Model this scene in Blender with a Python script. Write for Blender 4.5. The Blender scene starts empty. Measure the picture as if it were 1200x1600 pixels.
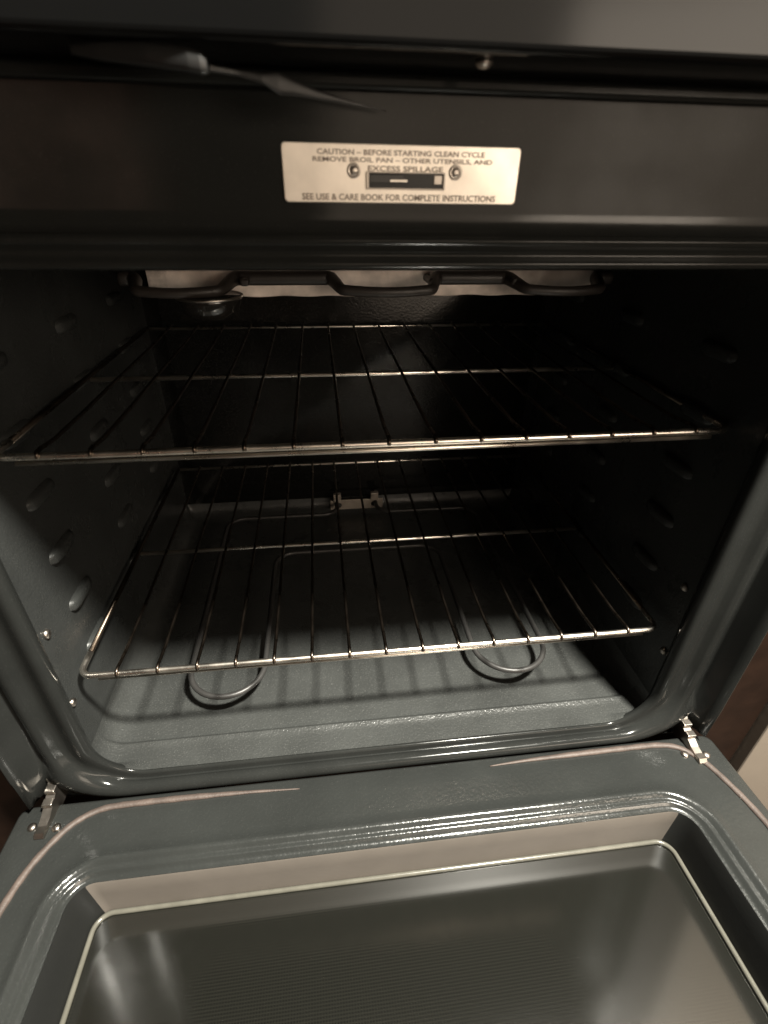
import bpy, bmesh, math, random
import numpy as np
from mathutils import Vector, Matrix
random.seed(7)
S = bpy.context.scene
COL = S.collection

# ------------------------------------------------------------------ camera
def cam_axes(a, b, c):
    fwd = Vector((math.sin(b)*math.cos(a), math.cos(b)*math.cos(a), -math.sin(a)))
    r = fwd.cross(Vector((0, 0, 1))).normalized(); d = fwd.cross(r)
    return (r*math.cos(c) + d*math.sin(c)), (d*math.cos(c) - r*math.sin(c)), fwd
cr, cd, cf = cam_axes(0.5605, 0.1275, -0.0156)
cam = bpy.data.cameras.new('camera'); camo = bpy.data.objects.new('camera', cam); COL.objects.link(camo)
m = Matrix((cr, -cd, -cf)).transposed().to_4x4(); m.translation = Vector((-0.0504, -0.3269, 0.3928))
camo.matrix_world = m
cam.sensor_fit = 'VERTICAL'; cam.sensor_height = 24; cam.lens = 24*793.186/1600
cam.clip_start = 0.01; cam.clip_end = 100
cam.dof.use_dof = True; cam.dof.focus_distance = 0.62; cam.dof.aperture_fstop = 5
S.camera = camo

# ------------------------------------------------------------------ world and lamps
w = bpy.data.worlds.new('World'); S.world = w; w.use_nodes = True
bg = w.node_tree.nodes['Background']; bg.inputs[0].default_value = (1.0, 0.80, 0.58, 1); bg.inputs[1].default_value = 0.015
def lamp(name, loc, target, energy, col, size, size_y=None, shape='DISK'):
    l = bpy.data.lights.new(name, 'AREA'); l.energy = energy; l.color = col; l.size = size
    l.shape = shape
    if size_y: l.size_y = size_y
    o = bpy.data.objects.new(name, l); COL.objects.link(o); o.location = loc
    o.rotation_euler = (Vector(target)-Vector(loc)).to_track_quat('-Z', 'Y').to_euler()
    return o
lamp('ceiling_lamp', (0.46, -0.45, 1.50), (0, 0.0, 0), 148, (1.0, 0.96, 0.85), 0.15)
lamp('room_fill', (0.72, -1.5, 0.56), (0.3, 0, 0.45), 8.0, (1.0, 0.80, 0.61), 1.5, 0.72, 'RECTANGLE')  # added broad warm fill standing in for the lit room
lamp('streak_fill', (-0.78, -1.5, 0.335), (-0.2, 0, 0.38), 0.14, (1.0, 0.58, 0.40), 0.55, 0.05, 'RECTANGLE')  # added dim strip, only to put a reddish streak in the frame's gloss
lamp('patch_fill', (0.93, -1.45, 0.63), (0.2, 0, 0.40), 9.5, (1.0, 0.86, 0.70), 0.56, 0.44, 'RECTANGLE')  # added panel for the pale reflection patches on frame and control panel
S.view_settings.view_transform = 'Standard'; S.view_settings.look = 'None'
S.view_settings.exposure = 0; S.view_settings.gamma = 1
S.cycles.use_denoising = True
S.cycles.max_bounces = 8

# ------------------------------------------------------------------ materials
def mat(name, base, rough=.4, metal=0, coat=0, coat_rough=.1, bump=0, bscale=200, fleck=0, fscale=700, var=0, vscale=14, spec=.5, rvar=0):
    M = bpy.data.materials.new(name); M.use_nodes = True; nt = M.node_tree; N = nt.nodes; L = nt.links
    b = N['Principled BSDF']
    b.inputs['Base Color'].default_value = (*base, 1); b.inputs['Roughness'].default_value = rough
    b.inputs['Metallic'].default_value = metal; b.inputs['Coat Weight'].default_value = coat
    b.inputs['Coat Roughness'].default_value = coat_rough; b.inputs['Specular IOR Level'].default_value = spec
    tc = N.new('ShaderNodeTexCoord')
    col = None
    if var or fleck:
        n1 = N.new('ShaderNodeTexNoise'); n1.inputs['Scale'].default_value = vscale; n1.inputs['Detail'].default_value = 6
        L.new(tc.outputs['Object'], n1.inputs['Vector'])
        r1 = N.new('ShaderNodeMapRange'); r1.inputs[1].default_value = .3; r1.inputs[2].default_value = .7
        r1.inputs[3].default_value = 1-var; r1.inputs[4].default_value = 1+var; L.new(n1.outputs['Fac'], r1.inputs[0])
        mx = N.new('ShaderNodeMix'); mx.data_type = 'RGBA'; mx.blend_type = 'MULTIPLY'; mx.inputs[0].default_value = 1
        mx.inputs['A'].default_value = (*base, 1); L.new(r1.outputs[0], mx.inputs['B']); col = mx.outputs['Result']
        if fleck:
            n2 = N.new('ShaderNodeTexNoise'); n2.inputs['Scale'].default_value = fscale; n2.inputs['Detail'].default_value = 2
            L.new(tc.outputs['Object'], n2.inputs['Vector'])
            r2 = N.new('ShaderNodeMapRange'); r2.inputs[1].default_value = .60; r2.inputs[2].default_value = .74
            r2.inputs[4].default_value = fleck; L.new(n2.outputs['Fac'], r2.inputs[0])
            m2 = N.new('ShaderNodeMix'); m2.data_type = 'RGBA'; L.new(r2.outputs[0], m2.inputs[0]); L.new(col, m2.inputs['A'])
            m2.inputs['B'].default_value = (.20, .20, .19, 1); col = m2.outputs['Result']
        L.new(col, b.inputs['Base Color'])
    if rvar:
        n4 = N.new('ShaderNodeTexNoise'); n4.inputs['Scale'].default_value = 22; n4.inputs['Detail'].default_value = 8; n4.inputs['Roughness'].default_value = .65
        L.new(tc.outputs['Object'], n4.inputs['Vector'])
        r4 = N.new('ShaderNodeMapRange'); r4.inputs[1].default_value = .35; r4.inputs[2].default_value = .7
        r4.inputs[3].default_value = max(.02, rough-rvar); r4.inputs[4].default_value = rough+rvar
        L.new(n4.outputs['Fac'], r4.inputs[0]); L.new(r4.outputs[0], b.inputs['Roughness'])
    if bump:
        n3 = N.new('ShaderNodeTexNoise'); n3.inputs['Scale'].default_value = bscale; n3.inputs['Detail'].default_value = 3
        L.new(tc.outputs['Object'], n3.inputs['Vector'])
        bp = N.new('ShaderNodeBump'); bp.inputs['Strength'].default_value = 1; bp.inputs['Distance'].default_value = bump
        L.new(n3.outputs['Fac'], bp.inputs['Height']); L.new(bp.outputs[0], b.inputs['Normal'])
    return M
ENAMEL = mat('grey_black_enamel', (.0225, .0240, .0230), .22, bump=.00030, bscale=280, fleck=.05, fscale=800, var=.12, spec=.5, rvar=.06)
FRAME = mat('black_gloss_enamel', (.0160, .0168, .0160), .16, bump=.000008, bscale=260, fleck=.05, fscale=900, var=.15, rvar=.05, spec=.15)
FLOORM = mat('speckled_floor_enamel', (.0345, .0362, .0350), .31, bump=.00055, bscale=420, fleck=.30, fscale=900, var=.18, rvar=.08)
WALLM = mat('side_wall_enamel', (.0270, .0285, .0278), .31, bump=.00035, bscale=420, fleck=.20, fscale=900, var=.18, rvar=.08, spec=.22)
SURR = mat('shaded_window_side', (.012, .0125, .012), .5, bump=.0001, bscale=300, spec=.2)  # shade on the recess sides, put into a darker colour than the reveal
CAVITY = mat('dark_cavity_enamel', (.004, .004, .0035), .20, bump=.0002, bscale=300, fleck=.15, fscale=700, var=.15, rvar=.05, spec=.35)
CHROME = mat('worn_chrome_rail', (.93, .86, .77), .31, metal=1, bump=.00001, bscale=500, var=.12, vscale=60, rvar=.08)
WIRE = mat('dark_metal_wire', (.12, .095, .075), .32, metal=1, bump=.00001, bscale=500, var=.3, vscale=40, rvar=.1)  # darker metal for wires and side rails than for the other rails
STEEL = mat('stamped_steel', (.42, .38, .34), .36, metal=1, bump=.00004, bscale=300, var=.12, vscale=40, rvar=.08)
BRACK = mat('dull_zinc_bracket', (.30, .26, .22), .45, metal=.3, var=.2, vscale=80)
LABEL = mat('brushed_label_metal', (.90, .83, .74), .42, metal=.5, bump=.00003, bscale=150, var=.13, vscale=45, rvar=.09)
INK = mat('stamped_grey_ink', (.20, .155, .12), .5)
HOLE = mat('black_slot', (.006, .006, .006), .5)
BAKE = mat('grey_element_sheath', (.028, .027, .026), .42, bump=.00005, bscale=400, var=.15, vscale=40)
BROIL = mat('dark_element_sheath', (.030, .025, .022), .45, bump=.00005, bscale=400)
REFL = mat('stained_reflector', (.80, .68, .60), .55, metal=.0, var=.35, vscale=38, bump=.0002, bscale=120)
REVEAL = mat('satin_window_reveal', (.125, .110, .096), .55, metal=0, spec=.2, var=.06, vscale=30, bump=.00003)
TRIM = mat('pale_glass_seal', (.100, .096, .080), .18, bump=.00005, bscale=260, var=.15, vscale=60)
GASKET = mat('brown_fibre_gasket', (.072, .054, .046), .6, bump=.0004, bscale=420, var=.25, vscale=90)
LAMPG = mat('smoky_lamp_glass', (.012, .011, .010), .12)
PANEL = mat('black_panel_glass', (.004, .004, .004), .14, bump=.00001, bscale=120, spec=.11)
DARKWOOD = mat('dark_brown_cabinet', (.016, .008, .005), .4, var=.3, vscale=30, bump=.0002, bscale=90)
BEIGE = mat('beige_painted_cabinet', (.26, .22, .18), .5, var=.04, bump=.0001, bscale=120)
KFLOOR = mat('dark_kitchen_floor', (.045, .028, .020), .5, var=.3, vscale=8, bump=.0003, bscale=60)
def glass_mat():
    M = bpy.data.materials.new('dotted_dark_glass'); M.use_nodes = True; nt = M.node_tree; N = nt.nodes; L = nt.links
    b = N['Principled BSDF']; b.inputs['Roughness'].default_value = .13; b.inputs['IOR'].default_value = 2.0
    tc = N.new('ShaderNodeTexCoord')
    mp = N.new('ShaderNodeMapping'); mp.inputs['Scale'].default_value = (430, 430, 430); L.new(tc.outputs['Object'], mp.inputs['Vector'])
    v = N.new('ShaderNodeVectorMath'); v.operation = 'FRACTION'; L.new(mp.outputs[0], v.inputs[0])
    s = N.new('ShaderNodeVectorMath'); s.operation = 'SUBTRACT'; s.inputs[1].default_value = (.5, .5, 0); L.new(v.outputs[0], s.inputs[0])
    sp = N.new('ShaderNodeSeparateXYZ'); L.new(s.outputs[0], sp.inputs[0])
    cb = N.new('ShaderNodeCombineXYZ'); L.new(sp.outputs[0], cb.inputs[0]); L.new(sp.outputs[1], cb.inputs[1])
    ln = N.new('ShaderNodeVectorMath'); ln.operation = 'LENGTH'; L.new(cb.outputs[0], ln.inputs[0])
    r = N.new('ShaderNodeMapRange'); r.inputs[1].default_value = .28; r.inputs[2].default_value = .40; L.new(ln.outputs['Value'], r.inputs[0])
    mx = N.new('ShaderNodeMix'); mx.data_type = 'RGBA'; L.new(r.outputs[0], mx.inputs[0])
    mx.inputs['A'].default_value = (.005, .005, .0045, 1); mx.inputs['B'].default_value = (.0105, .0105, .0085, 1)
    L.new(mx.outputs['Result'], b.inputs['Base Color'])
    return M
GLASS = glass_mat()

# ------------------------------------------------------------------ helpers
def link(name, me, material, parent=None, smooth=True):
    o = bpy.data.objects.new(name, me); COL.objects.link(o)
    if material and not me.materials: me.materials.append(material)
    if smooth:
        for p in me.polygons: p.use_smooth = True
    if parent: o.parent = parent
    return o
def mesh(name, V, F, material, parent=None, smooth=True, recalc=True):
    me = bpy.data.meshes.new(name); me.from_pydata([tuple(v) for v in V], [], F); me.update()
    if recalc:
        bm = bmesh.new(); bm.from_mesh(me); bmesh.ops.recalc_face_normals(bm, faces=bm.faces[:]); bm.to_mesh(me); bm.free()
    return link(name, me, material, parent, smooth)
def tube_data(path, r, n=10, closed=False, caps=True, taper=None):
    P = [Vector(p) for p in path]; V = []; F = []; up = None
    k = len(P)
    for i, p in enumerate(P):
        a = P[(i-1) % k] if (closed or i > 0) else p
        b = P[(i+1) % k] if (closed or i < k-1) else p
        t = (b-a).normalized()
        if up is None:
            up = Vector((0, 0, 1)) if abs(t.z) < .9 else Vector((0, 1, 0))
        u = (up - t*up.dot(t)).normalized(); up = u; v = t.cross(u)
        rr = r*(taper[i] if taper else 1)
        for j in range(n):
            th = 2*math.pi*j/n; V.append(p + u*math.cos(th)*rr + v*math.sin(th)*rr)
    m_ = k if closed else k-1
    for i in range(m_):
        for j in range(n):
            a = i*n+j; b = i*n+(j+1) % n; c = ((i+1) % k)*n+(j+1) % n; d = ((i+1) % k)*n+j
            F.append((a, b, c, d))
    if caps and not closed:
        F.append(tuple(range(n))[::-1]); F.append(tuple(range((k-1)*n, k*n)))
    return V, F
def tube(name, path, r, material, parent=None, **k):
    V, F = tube_data(path, r, **k); return mesh(name, V, F, material, parent)
def arc(cx, cy, r, a0, a1, n, z):
    return [(cx+r*math.cos(math.radians(a0+(a1-a0)*i/n)), cy+r*math.sin(math.radians(a0+(a1-a0)*i/n)), z) for i in range(n+1)]
def rrect(x0, x1, z0, z1, r, n=10, m=12):
    """closed outline in 2d, corner arcs of n segments and m points along every straight side"""
    C = [((x1-r), (z0+r), -90), ((x1-r), (z1-r), 0), ((x0+r), (z1-r), 90), ((x0+r), (z0+r), 180)]
    out = []
    for q, (cx, cz, a0) in enumerate(C):
        A = [(cx+r*math.cos(math.radians(a0+90*i/n)), cz+r*math.sin(math.radians(a0+90*i/n))) for i in range(n+1)]
        out += A
        nx = C[(q+1) % 4]; a = math.radians(nx[2])
        e = (nx[0]+r*math.cos(a), nx[1]+r*math.sin(a)); s = A[-1]
        for i in range(1, m): out.append((s[0]+(e[0]-s[0])*i/m, s[1]+(e[1]-s[1])*i/m))
    return out
def sweep(name, rings, f, material, parent=None, close_last=False, close_first=False):
    V = []; F = []; n = len(rings[0][0])
    for ring, h in rings:
        for p in ring: V.append(f(p, h))
    for i in range(len(rings)-1):
        for j in range(n):
            F.append((i*n+j, i*n+(j+1) % n, (i+1)*n+(j+1) % n, (i+1)*n+j))
    if close_last: F.append(tuple(range((len(rings)-1)*n, len(rings)*n)))
    if close_first: F.append(tuple(range(n)))
    return mesh(name, V, F, material, parent)
def box(name, x0, x1, y0, y1, z0, z1, material, parent=None, bevel=.001, seg=2, origin=None):
    bm = bmesh.new(); bmesh.ops.create_cube(bm, size=1)
    for v in bm.verts: v.co = Vector(((x0+x1)/2+v.co.x*(x1-x0), (y0+y1)/2+v.co.y*(y1-y0), (z0+z1)/2+v.co.z*(z1-z0)))
    if bevel: bmesh.ops.bevel(bm, geom=bm.edges[:], offset=bevel, segments=seg, affect='EDGES', profile=.5)
    me = bpy.data.meshes.new(name); bm.to_mesh(me); bm.free()
    o = link(name, me, material, parent, smooth=False)
    return o
def lathe(name, prof, centre, axis, material, parent=None, n=20):
    """prof = [(radius, height)] spun round axis through centre"""
    q = Vector(axis).to_track_quat('Z', 'Y'); V = []; F = []
    for r, h in prof:
        for j in range(n):
            a = 2*math.pi*j/n; V.append(Vector(centre)+q @ Vector((r*math.cos(a), r*math.sin(a), h)))
    for i in range(len(prof)-1):
        for j in range(n): F.append((i*n+j, i*n+(j+1) % n, (i+1)*n+(j+1) % n, (i+1)*n+j))
    F.append(tuple(range(n))); F.append(tuple(range((len(prof)-1)*n, len(prof)*n)))
    return mesh(name, V, F, material, parent)
def empty(name, loc, label, cat, group=None):
    o = bpy.data.objects.new(name, None); COL.objects.link(o); o.location = loc; o.empty_display_size = .05
    o['label'] = label; o['category'] = cat
    if group: o['group'] = group
    return o

# ------------------------------------------------------------------ the oven
oven = empty('oven', (0, 0, 0), 'black enamelled oven with its door open and a metal caution plate above the cavity', 'oven')
HW, ZT, ZB = .2955, .354, -.112
def fr(os_, ot, ob, r): return rrect(-HW-os_, HW+os_, ZB-ob, ZT+ot, r)
prof = [  # side, top, bottom offset, y, corner radius
    (.0095, .006, .006, .0124, .030), (.0092, .006, .006, .0122, .032), (.003, .002, .002, .0110, .046), (.0006, .0006, .0006, .0070, .049), (0, 0, 0, .0020, .050),
    (.0010, .0010, .0008, -.0020, .051), (.0030, .0022, .0018, -.0040, .052), (.0065, .0040, .0035, -.0046, .054), (.0100, .0055, .0048, -.0038, .056),
    (.0140, .0070, .0072, -.0018, .058), (.0190, .0085, .0084, -.0010, .060), (.0235, .0110, .0096, -.0024, .062), (.0270, .0135, .0112, -.0062, .064),
    (.0310, .0155, .0130, -.0085, .066), (.0350, .0172, .0150, -.0082, .068), (.0390, .0188, .0168, -.0055, .070), (.0420, .0205, .0180, -.0018, .072),
    (.0435, .0230, .0190, -.0002, .072), (.0455, .0300, .0200, .0000, .060), (.0485, .0500, .0208, -.0006, .045), (.0520, .0950, .0215, -.0030, .030), (.0555, .1060, .0235, -.0050, .022),
    (.0575, .1080, .0250, -.0046, .020), (.0595, .1100, .0262, -.0015, .018), (.0610, .1110, .0268, .0060, .017), (.0615, .1110, .0268, .3000, .017)]
OBY = [(.0052, .0122), (.0050, .0105), (.0046, .0080), (.0043, .0050), (.0042, .0025), (.0042, .0005), (.0064, -.0006), (.0100, -.0012), (.0114, -.0020),
       (.0110, -.0032), (.0092, -.0044), (.0078, -.0060), (.0073, -.0085), (.0076, -.0115), (.0090, -.0140), (.0118, -.0157), (.0150, -.0161), (.0185, -.0150), (.0203, -.0120)]
def ring_pts(i):
    a, b, c, y, r = prof[i]
    ob, yb_ = OBY[i] if i < len(OBY) else (c, y)
    out = []
    for x, z in fr(a, b, ob, r):
        lo_ = smooth((ZB+.050-z)/.046); yy = y*(1-lo_)+yb_*lo_
        if yy < .02:
            t = max(0, min(1, (abs(x)-HW-.0435)/.012)); up = max(0, min(1, (.40-z)/.07))*smooth((z+.126)/.014)
            yy -= .024*t*up
        out.append((x, z, yy))
    return out
def smooth(t): t = max(0, min(1, t)); return t*t*(3-2*t)
sweep('front_frame', [(ring_pts(i), 0) for i in range(len(prof))], lambda p, h: (p[0], p[2], p[1]), FRAME, oven)

# cavity
CW, CB, CD = .3055, -.1185, .500
def cavity_wall(sx):
    V = []; F = []; ny, nz = 40, 30
    for i in range(ny+1):
        for j in range(nz+1):
            y = .0125+(CD-.0125)*i/ny; z = -.092+(.360+.092)*j/nz
            V.append((sx*CW, y, z))
    for i in range(ny):
        for j in range(nz): F.append((i*(nz+1)+j, i*(nz+1)+j+1, (i+1)*(nz+1)+j+1, (i+1)*(nz+1)+j))
    if sx > 0: F = [f[::-1] for f in F]
    return mesh('side_wall', V, F, CAVM, oven, recalc=False)
CAVM = WALLM
walls = {sx: cavity_wall(sx) for sx in (-1, 1)}
# floor: fillets up the side and back walls, a shallow pressed step a few centimetres behind the lip
def smooth(t): t = max(0, min(1, t)); return t*t*(3-2*t)
V = []; F = []; RF = .0265
xs = [-CW + RF*(1-math.cos(math.radians(a))) for a in range(0, 90, 15)]
zs = [RF*(1-math.sin(math.radians(a))) for a in range(0, 90, 15)]
mid = [(-CW+RF)+(2*CW-2*RF)*i/70 for i in range(71)]
X = xs+mid+[-x for x in xs[::-1]]; ZF = zs+[0]*71+zs[::-1]
Y = [.0125, .014, .018, .024, .030, .033] + [.034+.0008*i for i in range(9)] + [.043+(CD-RF-.043)*i/30 for i in range(1, 31)]
yb = [CD-RF+RF*math.sin(math.radians(a)) for a in range(15, 91, 15)]; zb = [RF*(1-math.cos(math.radians(a))) for a in range(15, 91, 15)]
YY = [(y, 0) for y in Y]+list(zip(yb, zb))
YY = [(.0125, 0), (.0125, 0)]+YY
for iy, (y, hb) in enumerate(YY):
    for x, hs in zip(X, ZF):
        lift = 0
        if iy < 2:   # the floor enamel wraps down to the lip and follows its rounded corners
            e = smooth((.287-abs(x))/.018); y = .0125-(.0100, .0050)[iy]*e
            q = max(0, abs(x)-.2465); lift = max(0, .049-math.sqrt(max(0, .049**2-min(q, .047)**2))-.0004)*e
        side = smooth((CW-.018-abs(x))/.008)
        stepf = .0032*(1-smooth((y-.0345)/.0045))+.0015*math.exp(-((y-.0335)/.0016)**2)*side
        V.append((x, y, CB+max(max(hs, hb)+stepf*(1-hs/.0266), (.0032+lift) if iy < 2 else 0)))
n = len(X)
for i in range(len(YY)-1):
    for j in range(n-1): F.append((i*n+j, i*n+j+1, (i+1)*n+j+1, (i+1)*n+j))
mesh('cavity_floor', V, F, FLOORM, oven, recalc=False)
# back wall with a pressed rounded panel
def bw(p, h): return (p[0], CD-h, p[1])
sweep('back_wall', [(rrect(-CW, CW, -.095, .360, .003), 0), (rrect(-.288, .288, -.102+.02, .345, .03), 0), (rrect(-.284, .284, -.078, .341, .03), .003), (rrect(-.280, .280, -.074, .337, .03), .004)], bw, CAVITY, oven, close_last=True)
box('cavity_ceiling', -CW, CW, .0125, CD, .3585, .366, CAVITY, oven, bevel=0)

# pressed rack supports on both side walls
sup = {}
def support(sx):
    V = []; F = []; nu, nv = 14, 8; L_ = .024; H_ = .0075; D_ = .0065
    for i in range(nu+1):
        u = -1+2*i/nu
        for j in range(nv+1):
            v = -1+2*j/nv
            e = max(0, 1-abs(u)**4)**.5; g = max(0, 1-abs(v)**3)**.6
            V.append((-sx*(D_*e*g), u*L_, v*H_*(.35+.65*e)))
    for i in range(nu):
        for j in range(nv):
            f = (i*(nv+1)+j, i*(nv+1)+j+1, (i+1)*(nv+1)+j+1, (i+1)*(nv+1)+j); F.append(f)
    return V, F
for sx in (-1, 1):
    V, F = support(sx); first = None
    for y in (.098, .245, .390):
        for k in range(6):
            z = -.0118+.0577*k
            if first is None: o = mesh('rack_support', V, F, CAVM, walls[sx]); first = o
            else: o = first.copy(); COL.objects.link(o)
            o.location = (sx*(CW+.0002), y, z)

# small round dimples low on the side walls, near the lip
for sx in (-1, 1):
    for (y, z) in ((.0225, -.0265), (.030, .0575)):
        lathe('mounting_screw', [(.0045, 0), (.0045, .001), (.0035, .0028), (.0012, .0036)], (sx*CW, y, z), (-sx, 0, 0), STEEL, oven, n=14)

# bake element
zb_ = -.090; pth = [(-.034, .497, zb_), (-.036, .470, zb_)]
pth += arc(-.060, .462, .024, 0, -90, 6, zb_)
pth += arc(-.195, .410, .028, 90, 180, 6, zb_)[0:]
pth += [(-.223+.0, .25, zb_)]
pth += arc(-.179, .108, .043, 180, 360, 20, zb_)
pth += arc(-.106, .300, .030, 180, 90, 6, zb_) + arc(.091, .300, .030, 90, 0, 6, zb_)
pth += arc(.166, .110, .045, 180, 360, 20, zb_)
pth += arc(.183, .410, .028, 0, 90, 6, zb_) + arc(.060, .462, .024, 270, 180, 6, zb_) + [(.036, .470, zb_), (.034, .497, zb_)]
tube('bake_element', pth, .0034, BAKE, oven, n=10)
br = box('element_bracket', -.047, .050, .4775, .4805, -.1060, -.0860, BRACK, oven, bevel=.001)
for x in (-.031, .033):
    lathe('bracket_screw', [(.0045, 0), (.0045, .002), (.003, .0038), (.001, .0042)], (x, .4775, -.0960), (0, -1, 0), HOLE, br, n=14)
for x in (-.034, .034):
    box('terminal_lug', x-.007, x+.007, .4700, .4795, -.0855, -.0700, BRACK, br, bevel=.0015)

# broil reflector and element under the cavity ceiling
V = []; F = []
xs = [-.214+.456*i/120 for i in range(121)]
for i, x in enumerate(xs):
    for (y, z) in ((.235, .352), (.2352, .344), (.236, .3035), (.238, .3022), (.244, .3022)):
        V.append((x, y+.0008*math.sin(x*70), z+.0005*math.sin(x*130)))
for i in range(120):
    for j in range(4): F.append((i*5+j, i*5+j+1, (i+1)*5+j+1, (i+1)*5+j))
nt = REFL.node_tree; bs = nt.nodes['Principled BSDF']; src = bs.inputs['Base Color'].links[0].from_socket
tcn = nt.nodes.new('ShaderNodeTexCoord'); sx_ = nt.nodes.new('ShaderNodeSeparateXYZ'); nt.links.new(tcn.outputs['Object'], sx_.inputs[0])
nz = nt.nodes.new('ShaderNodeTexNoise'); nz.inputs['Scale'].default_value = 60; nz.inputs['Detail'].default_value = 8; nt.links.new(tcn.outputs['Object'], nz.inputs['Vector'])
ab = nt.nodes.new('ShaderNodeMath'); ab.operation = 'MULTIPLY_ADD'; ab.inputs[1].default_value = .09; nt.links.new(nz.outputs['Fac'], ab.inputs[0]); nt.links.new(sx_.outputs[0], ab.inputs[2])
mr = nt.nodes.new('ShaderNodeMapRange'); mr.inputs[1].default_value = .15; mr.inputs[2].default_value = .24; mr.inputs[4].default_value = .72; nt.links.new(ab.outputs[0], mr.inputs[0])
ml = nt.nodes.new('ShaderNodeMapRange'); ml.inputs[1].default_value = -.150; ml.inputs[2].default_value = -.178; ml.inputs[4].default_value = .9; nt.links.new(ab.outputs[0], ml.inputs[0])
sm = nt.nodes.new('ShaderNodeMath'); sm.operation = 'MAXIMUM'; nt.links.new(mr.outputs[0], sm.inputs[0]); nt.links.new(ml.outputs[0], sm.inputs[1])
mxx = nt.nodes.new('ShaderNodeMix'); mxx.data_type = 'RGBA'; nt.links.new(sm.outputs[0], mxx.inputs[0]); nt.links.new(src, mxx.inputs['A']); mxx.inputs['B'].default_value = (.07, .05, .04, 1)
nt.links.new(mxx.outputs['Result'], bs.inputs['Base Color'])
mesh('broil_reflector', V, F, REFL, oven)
def snake(x):
    # 1 where the element bows forward (three lobes), 0 where it runs further back
    s = 0
    for a, b in ((-.215, -.136), (-.030, .062), (.150, .232)):
        s = max(s, smooth((x-a+.008)/.012)*smooth((b+.008-x)/.012)*(.82+.18*math.sin(math.pi*max(0, min(1, (x-a)/(b-a))))))
    return s
pts = []
for i in range(161):
    x = -.235+.49*i/160; s = snake(x); pts.append((x, .222-.040*s, .3214-.0072*s))
tube('broil_element', pts, .0046, BROIL, oven, n=12, taper=[1.45-.45*snake(p[0]) for p in pts])
for x in (-.118, .062, .146):
    box('element_clip', x-.004, x+.004, .200, .2345, .3170, .3235, BROIL, oven, bevel=.002)
lo = lathe('lamp_cover', [(.030, 0), (.0295, .005), (.0265, .013), (.020, .019), (.010, .0225), (.003, .023)], (-.152, .204, .3095), (0, 0, -1), LAMPG, oven, n=32)
tube('lamp_ring', arc(-.152, .204, .0300, 0, 350, 35, .3085), .0014, STEEL, lo, n=8)

# caution plate
LX0, LX1, LZ0, LZ1 = -.0652, .0630, .3882, .4146
def lp(p, h): return (p[0], -.0012-h, p[1])
plate = sweep('caution_plate', [(rrect(LX0, LX1, LZ0, LZ1, .0022, 6, 6), -.001), (rrect(LX0, LX1, LZ0, LZ1, .0022, 6, 6), .0006), (rrect(LX0+.0004, LX1-.0004, LZ0+.0004, LZ1-.0004, .0019, 6, 6), .0010)], lp, LABEL, oven, close_last=True)
for p in plate.data.polygons: p.use_smooth = False
def px(x): return LX0+(x-441)*(LX1-LX0)/371
def pz(z): return LZ1-(z-222.5)*(LZ1-LZ0)/93
def lettering(txt, cx, cz, width, cap):
    c = bpy.data.curves.new('t', 'FONT'); c.body = txt; c.align_x = 'CENTER'; c.align_y = 'CENTER'; c.size = 1; c.offset = .020
    c.extrude = .02; c.resolution_u = 3
    t = bpy.data.objects.new('t', c); COL.objects.link(t); bpy.context.view_layer.update()
    me = bpy.data.meshes.new_from_object(t.evaluated_get(bpy.context.evaluated_depsgraph_get()))
    bpy.data.objects.remove(t); bpy.data.curves.remove(c)
    xs_ = [v.co.x for v in me.vertices]; ys_ = [v.co.y for v in me.vertices]
    w_ = max(xs_)-min(xs_); h_ = max(ys_)-min(ys_); mx_ = (max(xs_)+min(xs_))/2; my_ = (max(ys_)+min(ys_))/2
    for v in me.vertices:
        v.co = Vector((cx+(v.co.x-mx_)/w_*width, -.0023-v.co.z*.006, cz+(v.co.y-my_)/h_*cap))
    me.name = 'lettering'
    o = link('lettering', me, INK, plate, smooth=False); return o
sc = (LX1-LX0)/371
lettering('CAUTION – BEFORE STARTING CLEAN CYCLE', px(624), pz(235.5), 260*sc, .0024)
lettering('REMOVE BROIL PAN – OTHER UTENSILS, AND', px(627), pz(247.5), 280*sc, .0025)
lettering('EXCESS SPILLAGE', px(630), pz(260), 118*sc, .0025)
lettering('SEE USE & CARE BOOK FOR COMPLETE INSTRUCTIONS', px(623), pz(306), 310*sc, .0030)
for x in (549, 709):
    lathe('rivet', [(.0036, 0), (.0036, .0005), (.0031, .0010), (.0026, .0008), (.0023, .0004), (.0020, .0009), (.0009, .0012)], (px(x), -.0022, pz(264)), (0, -1, 0), STEEL, plate, n=18)
# slot with the lock latch inside, framed by a thin folded rim
slot = box('latch_slot', px(572), px(690), -.00245, -.0020, pz(291), pz(267), HOLE, plate, bevel=0)
for a, b, c, d in ((570, 692, 267, 265), (570, 692, 293, 290.5), (568.5, 572, 293, 265), (690, 692.5, 293, 265)):
    box('slot_rim', px(a), px(b), -.0036, -.0022, pz(c), pz(d), STEEL, slot, bevel=.0002)
box('lock_latch', px(573), px(626), -.0034, -.0024, pz(283), pz(269), BAKE, slot, bevel=.0003)
box('latch_tongue', px(605), px(632), -.0042, -.0035, pz(281), pz(277), LABEL, slot, bevel=.0002)
box('latch_stop', px(675), px(688), -.0032, -.0024, pz(284), pz(269), STEEL, slot, bevel=.0003)

# control panel overhanging the frame
cp = box('control_panel', -.3568, .3568, -.060, -.0062, .4418, .640, PANEL, oven, bevel=.0034, seg=4)
for p in cp.data.polygons: p.use_smooth = False
box('panel_trim', -.350, .350, -.0135, -.0055, .4350, .4412, FRAME, oven, bevel=.002, seg=3)
lathe('panel_screw', [(.0038, 0), (.0038, .0012), (.0025, .0024), (.0008, .0028)], (.0262, -.045, .4418), (0, 0, -1), STEEL, cp, n=16)
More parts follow.
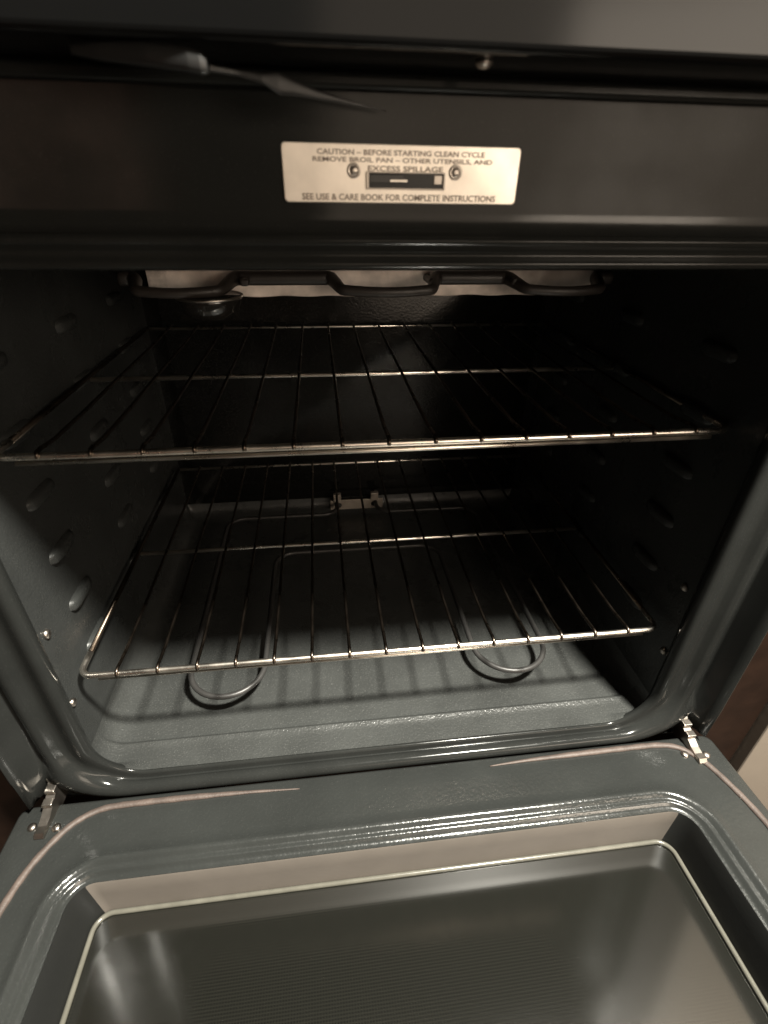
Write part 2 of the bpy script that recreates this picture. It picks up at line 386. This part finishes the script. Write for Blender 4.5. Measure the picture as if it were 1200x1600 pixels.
# blurred reflection below the panel's left half, added as solid blob and slim tail
BLOB = mat('smoky_reflection_blob', (.006, .006, .006), .42, metal=0, bump=.00002, bscale=140, var=.15, vscale=30)
TAIL = mat('dark_reflection_tail', (.012, .0115, .011), .5, metal=.1, var=.2, vscale=40)
def strip(name, stations, material, parent, sub=6):
    V = []; F = []; n_ = 14; st = []
    for i in range(len(stations)-1):
        for q in range(sub):
            t = smooth(q/sub); st.append([a+(b-a)*t for a, b in zip(stations[i], stations[i+1])])
    st.append(list(stations[-1]))
    for x, y, z, th, hh in st:
        for j in range(n_):
            a = 2*math.pi*j/n_; V.append((x, y+th*math.copysign(abs(math.cos(a))**.6, math.cos(a)), z+hh*math.copysign(abs(math.sin(a))**.8, math.sin(a))))
    for i in range(len(st)-1):
        for j in range(n_): F.append((i*n_+j, i*n_+(j+1) % n_, (i+1)*n_+(j+1) % n_, (i+1)*n_+j))
    F.append(tuple(range(n_))); F.append(tuple(range((len(st)-1)*n_, len(st)*n_)))
    return mesh(name, V, F, material, parent)
strip('reflection_blob', [(-.1420, -.0480, .4392, .0012, .0016), (-.1300, -.0500, .4388, .0020, .0032), (-.1120, -.0530, .4378, .0026, .0040), (-.0960, -.0550, .4362, .0026, .0041), (-.0915, -.0550, .4355, .0024, .0038), (-.0892, -.0550, .4350, .0018, .0028), (-.0882, -.0545, .4348, .0006, .0008)], BLOB, cp)
strip('reflection_tail', [(-.0900, -.0530, .4346, .0008, .0012), (-.0780, -.0480, .4340, .0010, .0010), (-.0690, -.0410, .4335, .0012, .0016), (-.0625, -.0370, .4326, .0014, .0038), (-.0560, -.0340, .4318, .0014, .0028), (-.0460, -.0300, .4302, .0012, .0017), (-.0300, -.0240, .4284, .0008, .0009), (-.0130, -.0190, .4264, .0004, .0002)], TAIL, cp)

# ------------------------------------------------------------------ the open door
K = math.atan(.08); HY, HZ = -.020, -.125
def D(p, h):  # door coordinates: p = (across, out from the hinge), h = above the liner
    v = p[1]; return Vector((p[0], HY-v*math.cos(K)-h*math.sin(K)*-1*-1, HZ+v*math.sin(K)+h*math.cos(K)))
def dr(hw, v0, v1, r, m=14): return rrect(-hw, hw, v0, v1, r, 10, m)
DP = [(.366, -.0020, .500, .010, -.070), (.366, -.0020, .500, .010, -.0035), (.3652, -.0012, .4992, .0095, -.0010), (.3630, .0010, .497, .009, 0),
      (.345, .022, .482, .030, .0002), (.318, .0440, .458, .042, 0), (.3125, .0510, .4530, .044, .0006), (.3095, .0540, .4500, .043, .0022), (.3070, .0565, .4475, .042, .0026), (.3045, .0590, .4450, .041, .0014),
      (.3025, .0610, .4430, .038, -.0010), (.3005, .0630, .4410, .036, -.0020), (.2985, .0650, .4390, .033, -.0016), (.2965, .0670, .4370, .030, -.0026), (.2950, .0685, .4355, .027, -.0052), (.2925, .0715, .4325, .024, -.0062), (.2905, .0740, .4300, .021, -.0065)]
door = sweep('door', [(dr(a, b, c, r), h) for a, b, c, r, h in DP], D, ENAMEL, oven)
RP = [(.2903, .0742, .4298, .020, -.0066), (.2894, .0751, .4289, .018, -.0085), (.2870, .0775, .4265, .017, -.0250), (.2840, .0805, .4235, .016, -.0450), (.2825, .0822, .4220, .016, -.0552)]
RR = [(dr(a, b, c, r), h) for a, b, c, r, h in RP]; nr = len(RR[0][0]); V = [D(p, h) for ring, h in RR for p in ring]
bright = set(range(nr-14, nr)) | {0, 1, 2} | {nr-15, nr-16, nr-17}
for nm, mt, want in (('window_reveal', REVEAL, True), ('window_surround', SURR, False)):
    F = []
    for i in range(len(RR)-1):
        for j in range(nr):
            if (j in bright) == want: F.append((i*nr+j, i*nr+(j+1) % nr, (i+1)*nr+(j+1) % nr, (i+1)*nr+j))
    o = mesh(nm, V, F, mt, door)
    bm = bmesh.new(); bm.from_mesh(o.data); bmesh.ops.delete(bm, geom=[v for v in bm.verts if not v.link_faces], context='VERTS'); bm.to_mesh(o.data); bm.free()
g = dr(.2835, .0815, .4228, .0165)
gl = mesh('window_glass', [D(p, -.0550) for p in g], [tuple(range(len(g)))], GLASS, door, smooth=False)
# give the glass its own flat object space so that the dot print follows it
tube('window_seal', [D(p, -.0535) for p in dr(.2805, .0840, .4200, .0150)], .0023, TRIM, door, n=8, closed=True)
# outer skin and thickness below
mesh('outer_skin', [D(p, -.070) for p in dr(.3655, -.0015, .4995, .010, 2)], [tuple(range(len(dr(.3655, -.0015, .4995, .010, 2))))], PANEL, door, smooth=False)
# fibre gasket in two lengths, open at the bottom centre
def gasket(pts):
    pts = [Vector((a, b)) for a, b in pts]; out = []
    for i in range(len(pts)-1):
        p0 = pts[max(0, i-1)]; p1 = pts[i]; p2 = pts[i+1]; p3 = pts[min(len(pts)-1, i+2)]
        for s in range(6):
            t = s/6; out.append(.5*((2*p1)+(p2-p0)*t+(2*p0-5*p1+4*p2-p3)*t*t+(3*p1-p0-3*p2+p3)*t**3))
    out.append(pts[-1]); n_ = len(out)
    tp = [min(1, .15+i/14)*(1+.06*math.sin(i*1.9)) for i in range(n_)]
    V, F = tube_data([(p.x, p.y, 0) for p in out], .0034, n=10, taper=tp)
    return mesh('gasket', [D((v.x, v.y), .0006+v.z*.8) for v in V], F, GASKET, door)
gasket([(-.095, .0105), (-.150, .0080), (-.202, .0070), (-.250, .0070), (-.284, .0085), (-.304, .0170), (-.317, .030), (-.331, .056), (-.339, .088), (-.342, .13), (-.342, .25), (-.342, .45)])
gasket([(.106, .0085), (.150, .0065), (.205, .0055), (.260, .0050), (.300, .0055), (.322, .0120), (.337, .030), (.346, .058), (.352, .092), (.354, .14), (.354, .25), (.354, .45)])

# hinges
def hinge(sx):
    x = sx*.3345
    V = []; F = []
    prof_ = [(.012, -.098), (.006, -.094), (0, -.097), (-.010, -.103), (-.016, -.108), (-.026, -.1125), (-.036, -.1165), (-.043, -.1175), (-.050, -.1165), (-.053, -.1200), (-.050, -.1300), (.012, -.1300)]
    n_ = len(prof_)
    for xx in (x-.0042, x+.0042):
        for y, z in prof_: V.append((xx, y, z))
    F = [tuple(range(n_)), tuple(range(n_, 2*n_))[::-1]]+[(i, (i+1) % n_, n_+(i+1) % n_, n_+i) for i in range(n_)]
    h = mesh('hinge', V, F, STEEL, oven, smooth=False)
    for i, (y, z) in enumerate(((.004, -.0945), (-.0055, -.0985), (-.0150, -.1045), (-.0250, -.1100))):
        b = box('hinge_tooth', x-.0048, x+.0048, y-.0036, y+.0036, z-.003, z+.0016, STEEL, h, bevel=.0008)
    for (dx, dy) in ((-.012, -.040), (.011, -.043)):
        lathe('hinge_screw', [(.0042, 0), (.0042, .0012), (.003, .0026), (.001, .003)], (x+dx, dy, -.1232), (0, 0, 1), STEEL, h, n=14)
hinge(-1); hinge(1)

# ------------------------------------------------------------------ racks
def make_rack(y0, z0, x0, hw, gap, label):
    r = empty('oven_rack', (x0, y0, z0), label, 'oven rack', 'wire racks in the oven')
    yf, ym, yb = 0, .199, .428; c = .012
    fr_ = [(-hw, .030, 0), (-hw, .018, 0)]+[(-hw+c-c*math.cos(math.radians(a)), c-c*math.sin(math.radians(a)), 0) for a in range(0, 91, 15)]
    fr_ += [(-x, y, z) for x, y, z in fr_[::-1]]
    tube('front_rail', fr_, .0029, CHROME, r, n=12)
    tube('lower_rail', [(-hw+.016, .0012, -.0060), (0, .0008, -.0062), (hw-.016, .0012, -.0060)], .0019, CHROME, r, n=10)
    for s in (-1, 1): tube('side_rail', [(s*hw, .030, 0), (s*hw, .20, .0003), (s*hw, yb, 0)], .0027, WIRE, r, n=10)
    tube('cross_bar', [(-hw+.002, ym, -.0030), (0, ym, -.0034), (hw-.002, ym, -.0030)], .0026, CHROME, r, n=12)
    tube('back_rail', [(-hw, yb, 0), (0, yb, 0), (hw, yb, 0)], .0022, CHROME, r, n=10)
    wp = [(0, -.0030, -.0004), (0, -.0026, .0022), (0, -.0006, .0042), (0, .004, .0044), (0, .012, .0034), (0, .03, .0018), (0, .10, .0012), (0, ym, .0018), (0, .32, .0012), (0, yb-.004, .0034), (0, yb, .0038)]
    first = None
    for i in range(1, 16):
        if first is None: first = tube('wire', wp, .0017, WIRE, r, n=8); o = first
        else: o = first.copy(); COL.objects.link(o)
        o.location = ((i-8)*gap+random.uniform(-.0005, .0005), 0, 0)
        o.rotation_euler = (0, 0, random.uniform(-.0015, .0015))
    return r
make_rack(.030, 0, 0, .2945, .037, 'chrome wire rack on the lower supports, just above the oven floor')
make_rack(.0485, .221, .001, .3015, .0381, 'chrome wire rack on the upper supports, below the broil element')

# ------------------------------------------------------------------ surroundings
c1 = box('dark_cabinet', -1.1, -.3590, .002, .55, -.95, 1.2, DARKWOOD, None, bevel=.002)
c1['label'] = 'dark brown cabinet side in shadow to the left of the oven'; c1['category'] = 'cabinet'
c2 = box('cabinet_filler', .3590, .4500, .002, .55, -.95, 1.2, DARKWOOD, None, bevel=.002)
c2['label'] = 'narrow dark brown filler strip between the oven and the beige cabinet'; c2['category'] = 'filler strip'
c3 = box('beige_cabinet', .4515, 1.6, -.012, .55, -.95, 1.2, BEIGE, None, bevel=.002)
c3['label'] = 'beige cabinet beside the oven, seen at the lower right past the open door'; c3['category'] = 'cabinet'
me = bpy.data.meshes.new('kitchen_floor'); me.from_pydata([(-3, -3, -.95), (3, -3, -.95), (3, .6, -.95), (-3, .6, -.95)], [], [(0, 1, 2, 3)])
kf = link('kitchen_floor', me, KFLOOR, None, False); kf['kind'] = 'structure'
